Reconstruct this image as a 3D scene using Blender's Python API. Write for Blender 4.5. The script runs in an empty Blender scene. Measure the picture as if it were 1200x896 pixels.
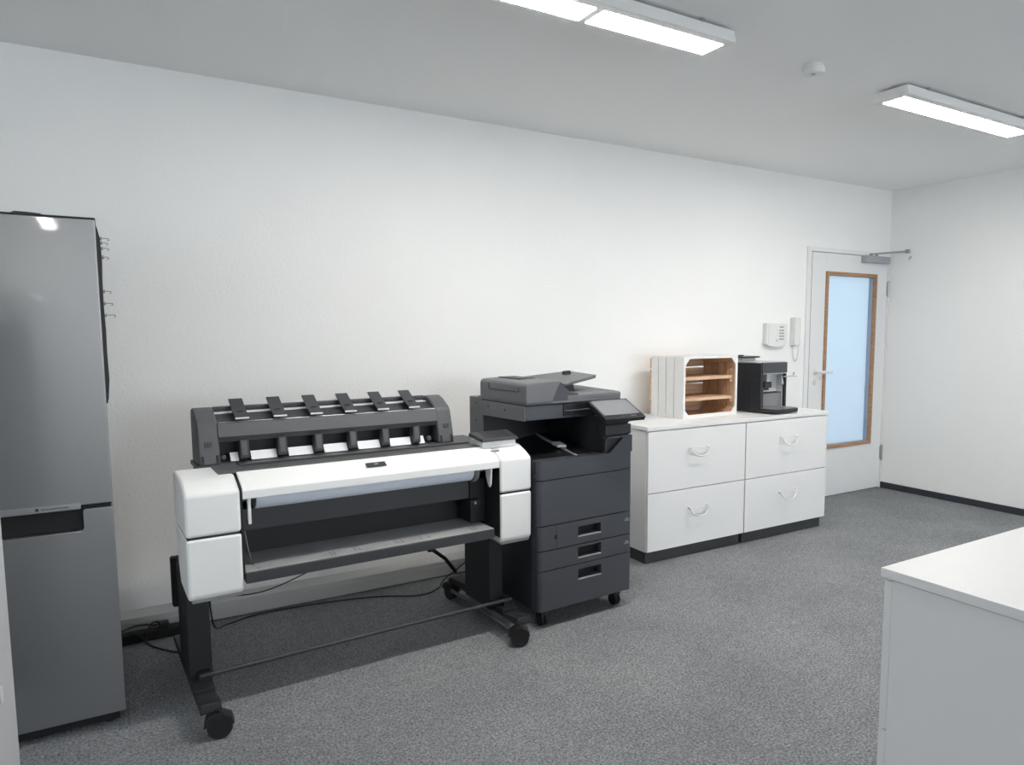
import bpy, bmesh, math, random
from mathutils import Vector, Matrix
random.seed(7)
PI = math.pi
scene = bpy.context.scene
COL = scene.collection

# ------------------------------------------------------------------ helpers
def lin(c):
    c = c / 255.0
    return c / 12.92 if c <= 0.04045 else ((c + 0.055) / 1.055) ** 2.4

def rgb(r, g, b):
    return (lin(r), lin(g), lin(b), 1.0)

def material(name, col, rough=0.5, metal=0.0, spec=0.5, vary=0.04, scale=18.0, bump=0.0, bscale=300.0, coat=0.0):
    m = bpy.data.materials.new(name); m.use_nodes = True
    nt = m.node_tree; b = nt.nodes['Principled BSDF']
    b.inputs['Roughness'].default_value = rough
    b.inputs['Metallic'].default_value = metal
    b.inputs['Specular IOR Level'].default_value = spec
    b.inputs['Coat Weight'].default_value = coat
    tc = nt.nodes.new('ShaderNodeTexCoord')
    n = nt.nodes.new('ShaderNodeTexNoise'); n.inputs['Scale'].default_value = scale; n.inputs['Detail'].default_value = 3
    nt.links.new(tc.outputs['Object'], n.inputs['Vector'])
    mx = nt.nodes.new('ShaderNodeMix'); mx.data_type = 'RGBA'
    a = [max(0, c * (1 - vary)) for c in col[:3]] + [1]; d = [min(1, c * (1 + vary)) for c in col[:3]] + [1]
    mx.inputs[6].default_value = a; mx.inputs[7].default_value = d
    nt.links.new(n.outputs['Fac'], mx.inputs[0]); nt.links.new(mx.outputs[2], b.inputs['Base Color'])
    if bump:
        n2 = nt.nodes.new('ShaderNodeTexNoise'); n2.inputs['Scale'].default_value = bscale; n2.inputs['Detail'].default_value = 3
        nt.links.new(tc.outputs['Object'], n2.inputs['Vector'])
        bp = nt.nodes.new('ShaderNodeBump'); bp.inputs['Strength'].default_value = bump; bp.inputs['Distance'].default_value = 0.004
        nt.links.new(n2.outputs['Fac'], bp.inputs['Height']); nt.links.new(bp.outputs['Normal'], b.inputs['Normal'])
    return m

def carpet_material():
    m = bpy.data.materials.new('needle_felt_carpet'); m.use_nodes = True
    nt = m.node_tree; b = nt.nodes['Principled BSDF']; b.inputs['Roughness'].default_value = 0.95
    b.inputs['Specular IOR Level'].default_value = 0.15
    tc = nt.nodes.new('ShaderNodeTexCoord')
    def noise(s, d, r):
        n = nt.nodes.new('ShaderNodeTexNoise'); n.inputs['Scale'].default_value = s
        n.inputs['Detail'].default_value = d; n.inputs['Roughness'].default_value = r
        nt.links.new(tc.outputs['Object'], n.inputs['Vector']); return n
    n1 = noise(110, 5, 0.72); n2 = noise(2.2, 3, 0.6); n3 = noise(24, 3, 0.65)
    r1 = nt.nodes.new('ShaderNodeValToRGB'); e = r1.color_ramp.elements
    e[0].position = 0.34; e[0].color = rgb(88, 90, 93); e[1].position = 0.68; e[1].color = rgb(183, 185, 187)
    nt.links.new(n1.outputs['Fac'], r1.inputs['Fac'])
    r2 = nt.nodes.new('ShaderNodeValToRGB'); e = r2.color_ramp.elements
    e[0].position = 0.3; e[0].color = (0.80, 0.80, 0.81, 1); e[1].position = 0.7; e[1].color = (1, 1, 1, 1)
    nt.links.new(n2.outputs['Fac'], r2.inputs['Fac'])
    r3 = nt.nodes.new('ShaderNodeValToRGB'); e = r3.color_ramp.elements
    e[0].position = 0.3; e[0].color = (0.78, 0.78, 0.79, 1); e[1].position = 0.7; e[1].color = (1, 1, 1, 1)
    nt.links.new(n3.outputs['Fac'], r3.inputs['Fac'])
    m1 = nt.nodes.new('ShaderNodeMix'); m1.data_type = 'RGBA'; m1.blend_type = 'MULTIPLY'; m1.inputs[0].default_value = 1
    nt.links.new(r1.outputs[0], m1.inputs[6]); nt.links.new(r2.outputs[0], m1.inputs[7])
    m2 = nt.nodes.new('ShaderNodeMix'); m2.data_type = 'RGBA'; m2.blend_type = 'MULTIPLY'; m2.inputs[0].default_value = 1
    nt.links.new(m1.outputs[2], m2.inputs[6]); nt.links.new(r3.outputs[0], m2.inputs[7])
    nt.links.new(m2.outputs[2], b.inputs['Base Color'])
    bp = nt.nodes.new('ShaderNodeBump'); bp.inputs['Strength'].default_value = 0.6; bp.inputs['Distance'].default_value = 0.005
    nt.links.new(n1.outputs['Fac'], bp.inputs['Height']); nt.links.new(bp.outputs['Normal'], b.inputs['Normal'])
    return m

def steel_material():
    m = bpy.data.materials.new('brushed_steel'); m.use_nodes = True
    nt = m.node_tree; b = nt.nodes['Principled BSDF']
    b.inputs['Metallic'].default_value = 0.9; b.inputs['Coat Weight'].default_value = 0.6; b.inputs['Coat Roughness'].default_value = 0.04
    b.inputs['Base Color'].default_value = rgb(158, 159, 160)
    tc = nt.nodes.new('ShaderNodeTexCoord'); mp = nt.nodes.new('ShaderNodeMapping')
    mp.inputs['Scale'].default_value = (6, 6, 900)
    n = nt.nodes.new('ShaderNodeTexNoise'); n.inputs['Scale'].default_value = 1.0; n.inputs['Detail'].default_value = 4
    nt.links.new(tc.outputs['Object'], mp.inputs['Vector']); nt.links.new(mp.outputs['Vector'], n.inputs['Vector'])
    mr = nt.nodes.new('ShaderNodeMapRange'); mr.inputs['To Min'].default_value = 0.30; mr.inputs['To Max'].default_value = 0.38
    nt.links.new(n.outputs['Fac'], mr.inputs['Value']); nt.links.new(mr.outputs[0], b.inputs['Roughness'])
    bp = nt.nodes.new('ShaderNodeBump'); bp.inputs['Strength'].default_value = 0.010; bp.inputs['Distance'].default_value = 0.001
    nt.links.new(n.outputs['Fac'], bp.inputs['Height']); nt.links.new(bp.outputs['Normal'], b.inputs['Normal'])
    return m

def wood_material(name, c1, c2, rot=False):
    m = bpy.data.materials.new(name); m.use_nodes = True
    nt = m.node_tree; b = nt.nodes['Principled BSDF']; b.inputs['Roughness'].default_value = 0.6
    tc = nt.nodes.new('ShaderNodeTexCoord'); mp = nt.nodes.new('ShaderNodeMapping')
    mp.inputs['Scale'].default_value = (40, 40, 3) if rot else (3, 40, 40)
    n = nt.nodes.new('ShaderNodeTexNoise'); n.inputs['Scale'].default_value = 1.5; n.inputs['Detail'].default_value = 5
    nt.links.new(tc.outputs['Object'], mp.inputs['Vector']); nt.links.new(mp.outputs['Vector'], n.inputs['Vector'])
    r = nt.nodes.new('ShaderNodeValToRGB'); e = r.color_ramp.elements
    e[0].position = 0.3; e[0].color = c1; e[1].position = 0.7; e[1].color = c2
    nt.links.new(n.outputs['Fac'], r.inputs['Fac']); nt.links.new(r.outputs[0], b.inputs['Base Color'])
    return m

def emit_material(name, col, strength):
    m = bpy.data.materials.new(name); m.use_nodes = True
    nt = m.node_tree; b = nt.nodes['Principled BSDF']
    b.inputs['Base Color'].default_value = col
    b.inputs['Emission Color'].default_value = col; b.inputs['Emission Strength'].default_value = strength
    n = nt.nodes.new('ShaderNodeTexNoise'); n.inputs['Scale'].default_value = 400
    bp = nt.nodes.new('ShaderNodeBump'); bp.inputs['Strength'].default_value = 0.05
    nt.links.new(n.outputs['Fac'], bp.inputs['Height']); nt.links.new(bp.outputs['Normal'], b.inputs['Normal'])
    return m

def frosted_material():
    m = bpy.data.materials.new('frosted_glass'); m.use_nodes = True
    nt = m.node_tree
    for n in list(nt.nodes): nt.nodes.remove(n)
    out = nt.nodes.new('ShaderNodeOutputMaterial')
    t = nt.nodes.new('ShaderNodeBsdfTranslucent'); t.inputs['Color'].default_value = rgb(236, 244, 250)
    d = nt.nodes.new('ShaderNodeBsdfDiffuse'); d.inputs['Color'].default_value = rgb(205, 218, 232)
    g = nt.nodes.new('ShaderNodeBsdfGlossy'); g.inputs['Roughness'].default_value = 0.35
    n = nt.nodes.new('ShaderNodeTexNoise'); n.inputs['Scale'].default_value = 160
    bp = nt.nodes.new('ShaderNodeBump'); bp.inputs['Strength'].default_value = 0.15
    nt.links.new(n.outputs['Fac'], bp.inputs['Height'])
    for s in (t, d, g): nt.links.new(bp.outputs['Normal'], s.inputs['Normal'])
    a = nt.nodes.new('ShaderNodeMixShader'); a.inputs[0].default_value = 0.25
    nt.links.new(t.outputs[0], a.inputs[1]); nt.links.new(d.outputs[0], a.inputs[2])
    c = nt.nodes.new('ShaderNodeMixShader'); c.inputs[0].default_value = 0.05
    nt.links.new(a.outputs[0], c.inputs[1]); nt.links.new(g.outputs[0], c.inputs[2])
    nt.links.new(c.outputs[0], out.inputs[0])
    return m

class MB:
    """collects shapes; build() links them as ONE mesh object"""
    def __init__(s): s.bm = bmesh.new(); s.mi = 0
    def _merge(s, b):
        me = bpy.data.meshes.new('tmp')
        for f in b.faces: f.material_index = s.mi
        b.to_mesh(me); b.free(); s.bm.from_mesh(me); bpy.data.meshes.remove(me)
    def box(s, x0, x1, y0, y1, z0, z1, bev=0.0, seg=2):
        b = bmesh.new(); bmesh.ops.create_cube(b, size=1)
        for v in b.verts:
            v.co = Vector(((x0 + x1) / 2 + v.co.x * (x1 - x0), (y0 + y1) / 2 + v.co.y * (y1 - y0), (z0 + z1) / 2 + v.co.z * (z1 - z0)))
        if bev: bmesh.ops.bevel(b, geom=b.edges[:], offset=bev, segments=seg, affect='EDGES', profile=0.5)
        bmesh.ops.recalc_face_normals(b, faces=b.faces[:]); s._merge(b); return s
    def prism(s, pts, axis, a0, a1, bev=0.0, seg=2):
        """pts: outline in the two axes other than `axis` (in x,y,z order)"""
        b = bmesh.new()
        def P(p, a):
            if axis == 'x': return (a, p[0], p[1])
            if axis == 'y': return (p[0], a, p[1])
            return (p[0], p[1], a)
        v0 = [b.verts.new(P(p, a0)) for p in pts]; v1 = [b.verts.new(P(p, a1)) for p in pts]
        n = len(pts)
        b.faces.new(v0); b.faces.new(v1[::-1])
        for i in range(n): b.faces.new((v0[i], v1[i], v1[(i + 1) % n], v0[(i + 1) % n]))
        bmesh.ops.recalc_face_normals(b, faces=b.faces[:])
        if bev:
            es = [e for e in b.edges if e.calc_face_angle(0) > 0.5]
            bmesh.ops.bevel(b, geom=es, offset=bev, segments=seg, affect='EDGES', profile=0.5)
        s._merge(b); return s
    def hexa(s, lo, hi, bev=0.0):
        """solid from two quads (four corners each, same order)"""
        b = bmesh.new(); a = [b.verts.new(p) for p in lo]; c = [b.verts.new(p) for p in hi]
        b.faces.new(a); b.faces.new(c[::-1])
        for i in range(4): b.faces.new((a[i], c[i], c[(i + 1) % 4], a[(i + 1) % 4]))
        bmesh.ops.recalc_face_normals(b, faces=b.faces[:])
        if bev: bmesh.ops.bevel(b, geom=b.edges[:], offset=bev, segments=2, affect='EDGES', profile=0.5)
        s._merge(b); return s
    def cyl(s, p0, p1, r0, r1=None, n=24, bev=0.0):
        r1 = r0 if r1 is None else r1
        p0 = Vector(p0); p1 = Vector(p1); d = p1 - p0
        b = bmesh.new(); bmesh.ops.create_cone(b, cap_ends=True, segments=n, radius1=r0, radius2=r1, depth=d.length)
        if bev:
            es = [e for e in b.edges if e.calc_face_angle(0) > 1.0]
            bmesh.ops.bevel(b, geom=es, offset=bev, segments=2, affect='EDGES', profile=0.5)
        q = Vector((0, 0, 1)).rotation_difference(d.normalized()).to_matrix().to_4x4()
        bmesh.ops.transform(b, matrix=Matrix.Translation((p0 + p1) / 2) @ q, verts=b.verts[:]); s._merge(b); return s
    def tube(s, pts, r, n=10, smooth=6):
        P = [Vector(p) for p in pts]
        if smooth and len(P) > 2:
            Q = []
            for i in range(len(P) - 1):
                a = P[max(i - 1, 0)]; b_ = P[i]; c = P[i + 1]; d = P[min(i + 2, len(P) - 1)]
                for k in range(smooth):
                    t = k / smooth
                    Q.append(0.5 * ((2 * b_) + (c - a) * t + (2 * a - 5 * b_ + 4 * c - d) * t * t + (3 * b_ - a - 3 * c + d) * t ** 3))
            Q.append(P[-1]); P = Q
        b = bmesh.new(); rings = []; up = Vector((0.13, 0.27, 0.95)).normalized()
        for i, p in enumerate(P):
            t = (P[min(i + 1, len(P) - 1)] - P[max(i - 1, 0)]).normalized()
            u = (up - t * up.dot(t))
            if u.length < 1e-3: u = t.orthogonal()
            u.normalize(); w = t.cross(u); up = u
            rings.append([b.verts.new(p + (u * math.cos(2 * PI * k / n) + w * math.sin(2 * PI * k / n)) * r) for k in range(n)])
        for i in range(len(rings) - 1):
            for k in range(n): b.faces.new((rings[i][k], rings[i][(k + 1) % n], rings[i + 1][(k + 1) % n], rings[i + 1][k]))
        b.faces.new(rings[0][::-1]); b.faces.new(rings[-1])
        bmesh.ops.recalc_face_normals(b, faces=b.faces[:]); s._merge(b); return s
    def lathe(s, prof, c, n=32):
        b = bmesh.new(); rings = []
        for r, z in prof: rings.append([b.verts.new((c[0] + r * math.cos(2 * PI * k / n), c[1] + r * math.sin(2 * PI * k / n), c[2] + z)) for k in range(n)])
        for i in range(len(rings) - 1):
            for k in range(n): b.faces.new((rings[i][k], rings[i][(k + 1) % n], rings[i + 1][(k + 1) % n], rings[i + 1][k]))
        b.faces.new(rings[0]); b.faces.new(rings[-1][::-1])
        bmesh.ops.recalc_face_normals(b, faces=b.faces[:]); s._merge(b); return s
    def build(s, name, mats, parent=None):
        me = bpy.data.meshes.new(name); s.bm.to_mesh(me); s.bm.free()
        for m in (mats if isinstance(mats, (list, tuple)) else [mats]): me.materials.append(m)
        me.shade_smooth(); me.set_sharp_from_angle(angle=0.6)
        o = bpy.data.objects.new(name, me); COL.objects.link(o)
        wn = o.modifiers.new('normals', 'WEIGHTED_NORMAL'); wn.keep_sharp = True
        if parent: o.parent = parent
        return o

def thing(name, label, cat, loc=(0, 0, 0), deg=0.0, group=None):
    o = bpy.data.objects.new(name, None); COL.objects.link(o); o.empty_display_size = 0.1
    o.location = loc; o.rotation_euler = (0, 0, math.radians(deg))
    return tag(o, label, cat, group)
def tag(o, label, cat, group=None):
    o['label'] = label; o['category'] = cat
    if group: o['group'] = group
    return o
def structure(o, label=None):
    o['kind'] = 'structure'
    if label: o['label'] = label
    return o
def copy_tree(o, parent=None):
    c = o.copy(); COL.objects.link(c)
    if parent: c.parent = parent
    for ch in o.children: copy_tree(ch, c)
    return c

# ------------------------------------------------------------------ materials
M = {}
M['wall'] = material('woodchip_wallpaper', rgb(240, 240, 238), 0.85, spec=0.2, vary=0.015, scale=3, bump=0.45, bscale=75)
M['ceil'] = material('ceiling_paint', rgb(242, 242, 241), 0.9, spec=0.1, vary=0.01, scale=2, bump=0.12, bscale=90)
M['carpet'] = carpet_material()
M['skirt'] = material('carpet_skirting', rgb(62, 64, 70), 0.9, spec=0.1, vary=0.3, scale=160)
M['white_lac'] = material('white_lacquer', rgb(232, 232, 230), 0.35, vary=0.01)
M['door_white'] = material('door_white', rgb(228, 229, 229), 0.4, vary=0.01)
M['cab'] = material('white_laminate', rgb(228, 228, 227), 0.42, vary=0.01)
M['plinth'] = material('charcoal_plinth', rgb(62, 63, 66), 0.5)
M['beech'] = wood_material('beech_bead', rgb(150, 112, 82), rgb(182, 142, 108))
M['frost'] = frosted_material()
M['metal_white'] = material('white_metal', rgb(224, 224, 221), 0.35)
M['metal_grey'] = material('grey_metal', rgb(160, 162, 166), 0.45)
M['alu'] = material('satin_aluminium', rgb(185, 186, 188), 0.3, metal=0.9)
M['chrome'] = material('chrome', rgb(210, 210, 212), 0.12, metal=1.0)
M['p_white'] = material('printer_white', rgb(238, 238, 236), 0.4, vary=0.01)
M['p_grey'] = material('printer_grey', rgb(84, 85, 87), 0.5, vary=0.03)
M['p_grey_dark'] = material('printer_dark_grey', rgb(56, 57, 60), 0.5, vary=0.03)
M['p_black'] = material('printer_black', rgb(25, 26, 29), 0.55)
M['p_blackest'] = material('cavity_black', rgb(20, 20, 22), 0.7)
M['paper'] = material('paper_white', rgb(240, 241, 243), 0.7, vary=0.005)
M['paper_roll'] = material('paper_roll', rgb(222, 229, 240), 0.6, vary=0.01)
M['shelf'] = material('shelf_grey', rgb(176, 177, 178), 0.4, metal=0.2, vary=0.02)
M['c_dark'] = material('copier_anthracite', rgb(66, 68, 74), 0.45, vary=0.03, bump=0.05, bscale=900)
M['c_mid'] = material('copier_grey', rgb(103, 104, 107), 0.5, vary=0.03, bump=0.05, bscale=900)
M['c_body'] = material('copier_charcoal', rgb(42, 43, 48), 0.5, vary=0.03)
M['c_black'] = material('copier_black', rgb(24, 25, 28), 0.35)
M['screen'] = material('switched_off_display', rgb(128, 130, 133), 0.22, vary=0.01)
M['cupboard'] = material('grey_white_laminate', rgb(196, 197, 199), 0.45, vary=0.01)
M['steel'] = steel_material()
M['f_dark'] = material('fridge_dark', rgb(46, 47, 50), 0.5)
M['f_side'] = material('fridge_side', rgb(92, 93, 96), 0.45)
M['rubber'] = material('black_rubber', rgb(26, 26, 28), 0.6)
M['cable'] = material('black_cable', rgb(24, 24, 26), 0.5)
M['wood_in'] = wood_material('crate_wood', rgb(186, 150, 118), rgb(220, 188, 156))
M['wood_in_v'] = wood_material('crate_wood_upright', rgb(182, 146, 114), rgb(218, 186, 154), True)
M['crate_white'] = material('crate_white_paint', rgb(232, 232, 230), 0.6, vary=0.05, scale=30)
M['k_black'] = material('coffee_black', rgb(38, 39, 43), 0.35)
M['k_panel'] = material('coffee_panel', rgb(62, 65, 72), 0.2)
M['k_silver'] = material('coffee_silver', rgb(196, 197, 199), 0.3, metal=0.5)
M['k_white'] = material('coffee_light', rgb(206, 207, 208), 0.35)
M['k_grey'] = material('coffee_grey', rgb(136, 137, 139), 0.4, metal=0.3)
M['plastic_w'] = material('white_plastic', rgb(226, 226, 223), 0.45, vary=0.01)
M['key'] = material('grey_keys', rgb(150, 151, 152), 0.5)
M['dark_line'] = material('dark_gap', rgb(52, 53, 56), 0.7)
M['duct'] = material('trunking_grey', rgb(196, 196, 195), 0.5, vary=0.01)
LAMP = 73.0
M['lamp'] = emit_material('led_diffuser', (1.0, 0.968, 0.925, 1), LAMP)

# ------------------------------------------------------------------ setting
XL, XR, YF, H = -3.2, 5.722, -8.2, 2.56
structure(MB().box(XL - .15, XR + .15, YF - .15, .15, -.12, 0).build('floor', M['carpet']))
structure(MB().box(XL - .15, XR + .15, YF - .15, .15, H, H + .12).build('ceiling', M['ceil']))
DX0, DX1, DZ = 4.705, 5.706, 2.005     # door opening
w = MB()
w.box(XL - .15, DX0, 0, .15, 0, H); w.box(DX0, DX1, 0, .15, DZ, H); w.box(DX1, XR + .15, 0, .15, 0, H)
structure(w.build('wall_back', M['wall']))
structure(MB().box(XR, XR + .15, YF, 0, 0, H).build('wall_right', M['wall']))
# daylight enters through the left wall; unseen windows behind the camera are added fill
def wall_with_windows(name, axis, p0, p1, lo, hi, opens, z0, z1):
    """axis 'x': wall runs along x, thickness p0..p1 in y; openings (a, b) between z0 and z1"""
    w = MB()
    def bx(a, b, c, d):
        if axis == 'x': w.box(a, b, p0, p1, c, d)
        else: w.box(p0, p1, a, b, c, d)
    e = lo
    for o in opens:
        a, b, c, d = o if len(o) == 4 else (o[0], o[1], z0, z1)
        bx(e, a, 0, H); bx(a, b, 0, c); bx(a, b, d, H); e = b
    bx(e, hi, 0, H)
    structure(w.build(name, M['wall']))
NWIN = 0
def window(axis, pm, a, b, z0, z1, outward):
    global NWIN
    NWIN += 1; f = MB(); t = .05
    def bx(u0, u1, c, d):
        if axis == 'x': f.box(u0, u1, pm - .03, pm + .03, c, d)
        else: f.box(pm - .03, pm + .03, u0, u1, c, d)
    bx(a, b, z0, z0 + t); bx(a, b, z1 - t, z1)
    if b - a < .5: t = .012
    for y in ((a, (a + b) / 2 - t / 2, b - t) if b - a > .5 else (a, b - t)): bx(y, y + t, z0 + t, z1 - t)
    structure(f.build('window_%d' % NWIN, M['white_lac']))
    if b - a < .5: return
    ld = bpy.data.lights.new('daylight', 'AREA'); ld.shape = 'RECTANGLE'; ld.cycles.is_portal = True
    lo = bpy.data.objects.new('daylight', ld); COL.objects.link(lo)
    if axis == 'y':
        ld.size = z1 - z0; ld.size_y = b - a; lo.location = (pm - .05, (a + b) / 2, (z0 + z1) / 2); lo.rotation_euler = (0, -PI / 2, 0)
    else:
        ld.size = b - a; ld.size_y = z1 - z0; lo.location = ((a + b) / 2, pm - .05, (z0 + z1) / 2); lo.rotation_euler = (PI / 2, 0, 0)
WZ0, WZ1 = .85, 2.35
wall_with_windows('wall_front', 'x', YF - .15, YF, XL - .15, XR + .15, [(-.71, -.60, 1.25, 1.85), (1.5, 3.4), (3.7, 5.6)], WZ0, WZ1)
window('x', YF - .08, 1.5, 3.4, WZ0, WZ1, -1); window('x', YF - .08, 3.7, 5.6, WZ0, WZ1, -1); window('x', YF - .08, -.71, -.60, 1.25, 1.85, -1)  # wide pair added as frontal fill, slit for the streak on the fridge
wall_with_windows('wall_left', 'y', XL - .15, XL, YF, 0, [(-3.3, -1.95)], .95, 2.15)
window('y', XL - .08, -3.3, -1.95, .95, 2.15, -1)
structure(MB().box(XR - .014, XR, YF, -.004, 0, .052, .002).build('baseboard_right', M['skirt']))
# grey cable trunking along the foot of the back wall
d = MB()
d.box(-1.6, 2.50, -.125, 0, .004, .086, .004); d.box(-1.6, 2.50, -.129, -.121, .058, .062, .001)
structure(d.build('trim_1', M['duct']), 'grey cable trunking along the foot of the back wall')

# door in the back wall
dr = bpy.data.objects.new('door_1', None); COL.objects.link(dr); dr.location = (DX0, 0, 0)
structure(dr, 'white door with tall frosted glass panel in a beech bead')
def dm(): return MB()
ox = DX0
f = dm()   # thin steel frame
f.box(-.046, .004, -.012, .10, 0, 2.002, .003); f.box(-.046, DX1 - ox + .012, -.012, .10, 2.002, 2.036, .003); f.box(DX1 - ox - .004, DX1 - ox + .012, -.012, .10, 0, 2.002, .003)
f.build('door_frame', M['door_white'], dr)
g0, g1, gz0, gz1 = 4.890 - ox, 5.549 - ox, .406, 1.853    # glazed opening incl. bead
lf = dm(); L0, L1 = 4.724 - ox, 5.702 - ox
for a in ((L0, g0, .008, 1.998), (g1, L1, .008, 1.998)): lf.box(a[0], a[1], -.004, .056, a[2], a[3], .002)
lf.box(g0, g1, -.004, .056, .008, gz0); lf.box(g0, g1, -.004, .056, gz1, 1.998)
leaf = lf.build('door_leaf', M['door_white'], dr)
bd = dm(); t = .030
bd.box(g0, g0 + t, -.016, .012, gz0, gz1, .004); bd.box(g1 - t, g1, -.016, .012, gz0, gz1, .004)
bd.box(g0 + t, g1 - t, -.0155, .012, gz0, gz0 + t, .004); bd.box(g0 + t, g1 - t, -.0155, .012, gz1 - t, gz1, .004)
bd.build('glazing_bead', M['beech'], dr)['label'] = 'beech wood glazing bead'
rv = dm(); e = .004
rv.box(g0, g0 + t - e, .012, .056, gz0, gz1); rv.box(g1 - t + e, g1, .012, .056, gz0, gz1); rv.box(g0, g1, .012, .056, gz0, gz0 + t - e); rv.box(g0, g1, .012, .056, gz1 - t + e, gz1)
M['reveal'] = material('shaded_rebate', rgb(150, 164, 186), .5)  # grey-blue puts the shade of the white rebate into its colour
rv.build('glazing_rebate', M['reveal'], dr)
dm().box(g0 + t - e, g1 - t + e, .048, .054, gz0 + t - e, gz1 - t + e).build('glass_pane', M['frost'], dr)['label'] = 'pale blue frosted glass pane'
ln = dm(); ln.box(.004, L0, -.002, .03, .0, 2.0); ln.build('door_gap_seal', material('brown_seal', rgb(128, 104, 86), .7), dr)
hd = dm(); hx, hz = 4.800 - ox, 1.048
hd.cyl((hx, -.004, hz), (hx, -.014, hz), .026, n=28, bev=.003)
hd.tube([(hx, -.012, hz), (hx, -.050, hz), (hx + .012, -.062, hz), (hx + .05, -.064, hz), (hx + .135, -.062, hz)], .012)
ho = hd.build('door_handle', M['metal_white'], dr)
kd = dm(); kd.cyl((hx - .003, -.004, hz - .082), (hx - .003, -.012, hz - .082), .025, n=28, bev=.003); kd.box(hx - .010, hx + .004, -.016, -.011, hz - .098, hz - .068, .003)
kd.build('lock_rose', M['metal_white'], dr)
for z in (1.735, .315):
    h_ = dm(); h_.cyl((5.703 - ox, -.016, z - .07), (5.703 - ox, -.016, z + .07), .008, n=16, bev=.002); h_.box(5.69 - ox, 5.704 - ox, -.010, -.003, z - .06, z + .06)
    h_.build('hinge', M['alu'], dr)
c_ = dm(); c_.box(5.33 - ox, 5.648 - ox, -.062, -.004, 1.942, 1.999, .006, 3)
co = c_.build('door_closer', M['metal_grey'], dr); co['label'] = 'grey overhead door closer'
a_ = dm(); a_.cyl((5.42 - ox, -.034, 1.998), (5.42 - ox, -.034, 2.018), .013, n=16); a_.cyl((5.46 - ox, -.06, 1.998), (5.46 - ox, -.06, 2.012), .010, n=16)
a_.hexa([(5.41 - ox, -.030, 2.006), (5.41 - ox, -.048, 2.006), (5.700 - ox, -.184, 2.030), (5.708 - ox, -.164, 2.030)],
        [(5.41 - ox, -.030, 2.018), (5.41 - ox, -.045, 2.018), (5.700 - ox, -.182, 2.046), (5.708 - ox, -.168, 2.046)])
a_.cyl((5.700 - ox, -.172, 2.026), (5.700 - ox, -.172, 2.052), .013, n=16); a_.box(5.700 - ox, 5.722 - ox, -.190, -.154, 2.026, 2.056, .003)
a_.build('closer_arm', M['key'], co)

hw = MB(); a0, a1, b1 = 3.9, 6.2, 2.6      # unseen corridor shell, added to keep sky light off the door pane
hw.box(a0 - .1, a0, .15, b1, 0, H); hw.box(a1, a1 + .1, .15, b1, 0, H); hw.box(a0 - .1, a1 + .1, b1, b1 + .1, 0, H); hw.box(a0 - .1, a1 + .1, .15, b1 + .1, -.12, 0); hw.box(a0 - .1, a1 + .1, .15, b1 + .1, H, H + .12)
structure(hw.build('wall_sky_block', M['wall']))
# small wall hook on the right wall beside the closer
hk = MB(); hk.cyl((XR, -.196, 1.988), (XR - .006, -.196, 1.988), .010, n=14); hk.tube([(XR - .005, -.196, 1.988), (XR - .02, -.196, 1.985), (XR - .024, -.196, 1.970), (XR - .018, -.196, 1.962)], .003, 8)
tag(hk.build('wall_hook', M['metal_grey']), 'small grey hook on the right wall below the closer arm', 'hook')

# ------------------------------------------------------------------ ceiling lamps
def lamp(cx, cy, label, gap, group='linear LED ceiling lamps'):
    t = thing('ceiling_lamp', label, 'ceiling light', (cx, cy, H), 0, group)
    b = MB(); b.prism([(-.100, -.060), (.100, -.060), (.090, -.012), (-.090, -.012)], 'x', -.62, .62, .003)
    b.build('lamp_housing', M['white_lac'], t)
    for x in (-.45, .45):
        m = MB(); m.box(x - .02, x + .02, -.05, .05, -.014, 0); m.cyl((x, -.088, -.012), (x, -.088, -.004), .008, n=12)
        m.build('mounting_bracket', M['metal_grey'], t)
    for x0, x1 in ((-.590, -gap / 2), (gap / 2, .590)):
        MB().box(x0, x1, -.059, .059, -.0608, -.0590).build('lamp_diffuser', M['lamp'], t)
    return t
lamp(1.520, -1.597, 'lit white LED ceiling lamp at the top edge, nearer and larger of two', .032)
lamp(3.905, -1.597, 'lit white LED ceiling lamp at the right, nearer the door', .016)
l3 = lamp(-.47, -7.2, 'lit ceiling lamp far behind the camera, set lengthwise to the room', .02); l3.rotation_euler = (0, 0, PI / 2)

sd = thing('smoke_detector', 'round white smoke detector on the ceiling between the two lamps', 'smoke detector', (2.733, -1.585, H))
b = MB(); b.lathe([(.040, 0), (.040, -.006), (.046, -.008), (.046, -.013)], (0, 0, 0)); b.build('detector_base', M['plastic_w'], sd)
b = MB(); b.lathe([(.047, -.014), (.049, -.018), (.049, -.030), (.044, -.039), (.030, -.042)], (0, 0, 0)); b.build('detector_head', M['plastic_w'], sd)
b = MB(); b.lathe([(.011, -.041), (.011, -.044), (.006, -.046)], (-.008, -.006, 0), 18); b.build('test_button', M['metal_grey'], sd)

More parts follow.
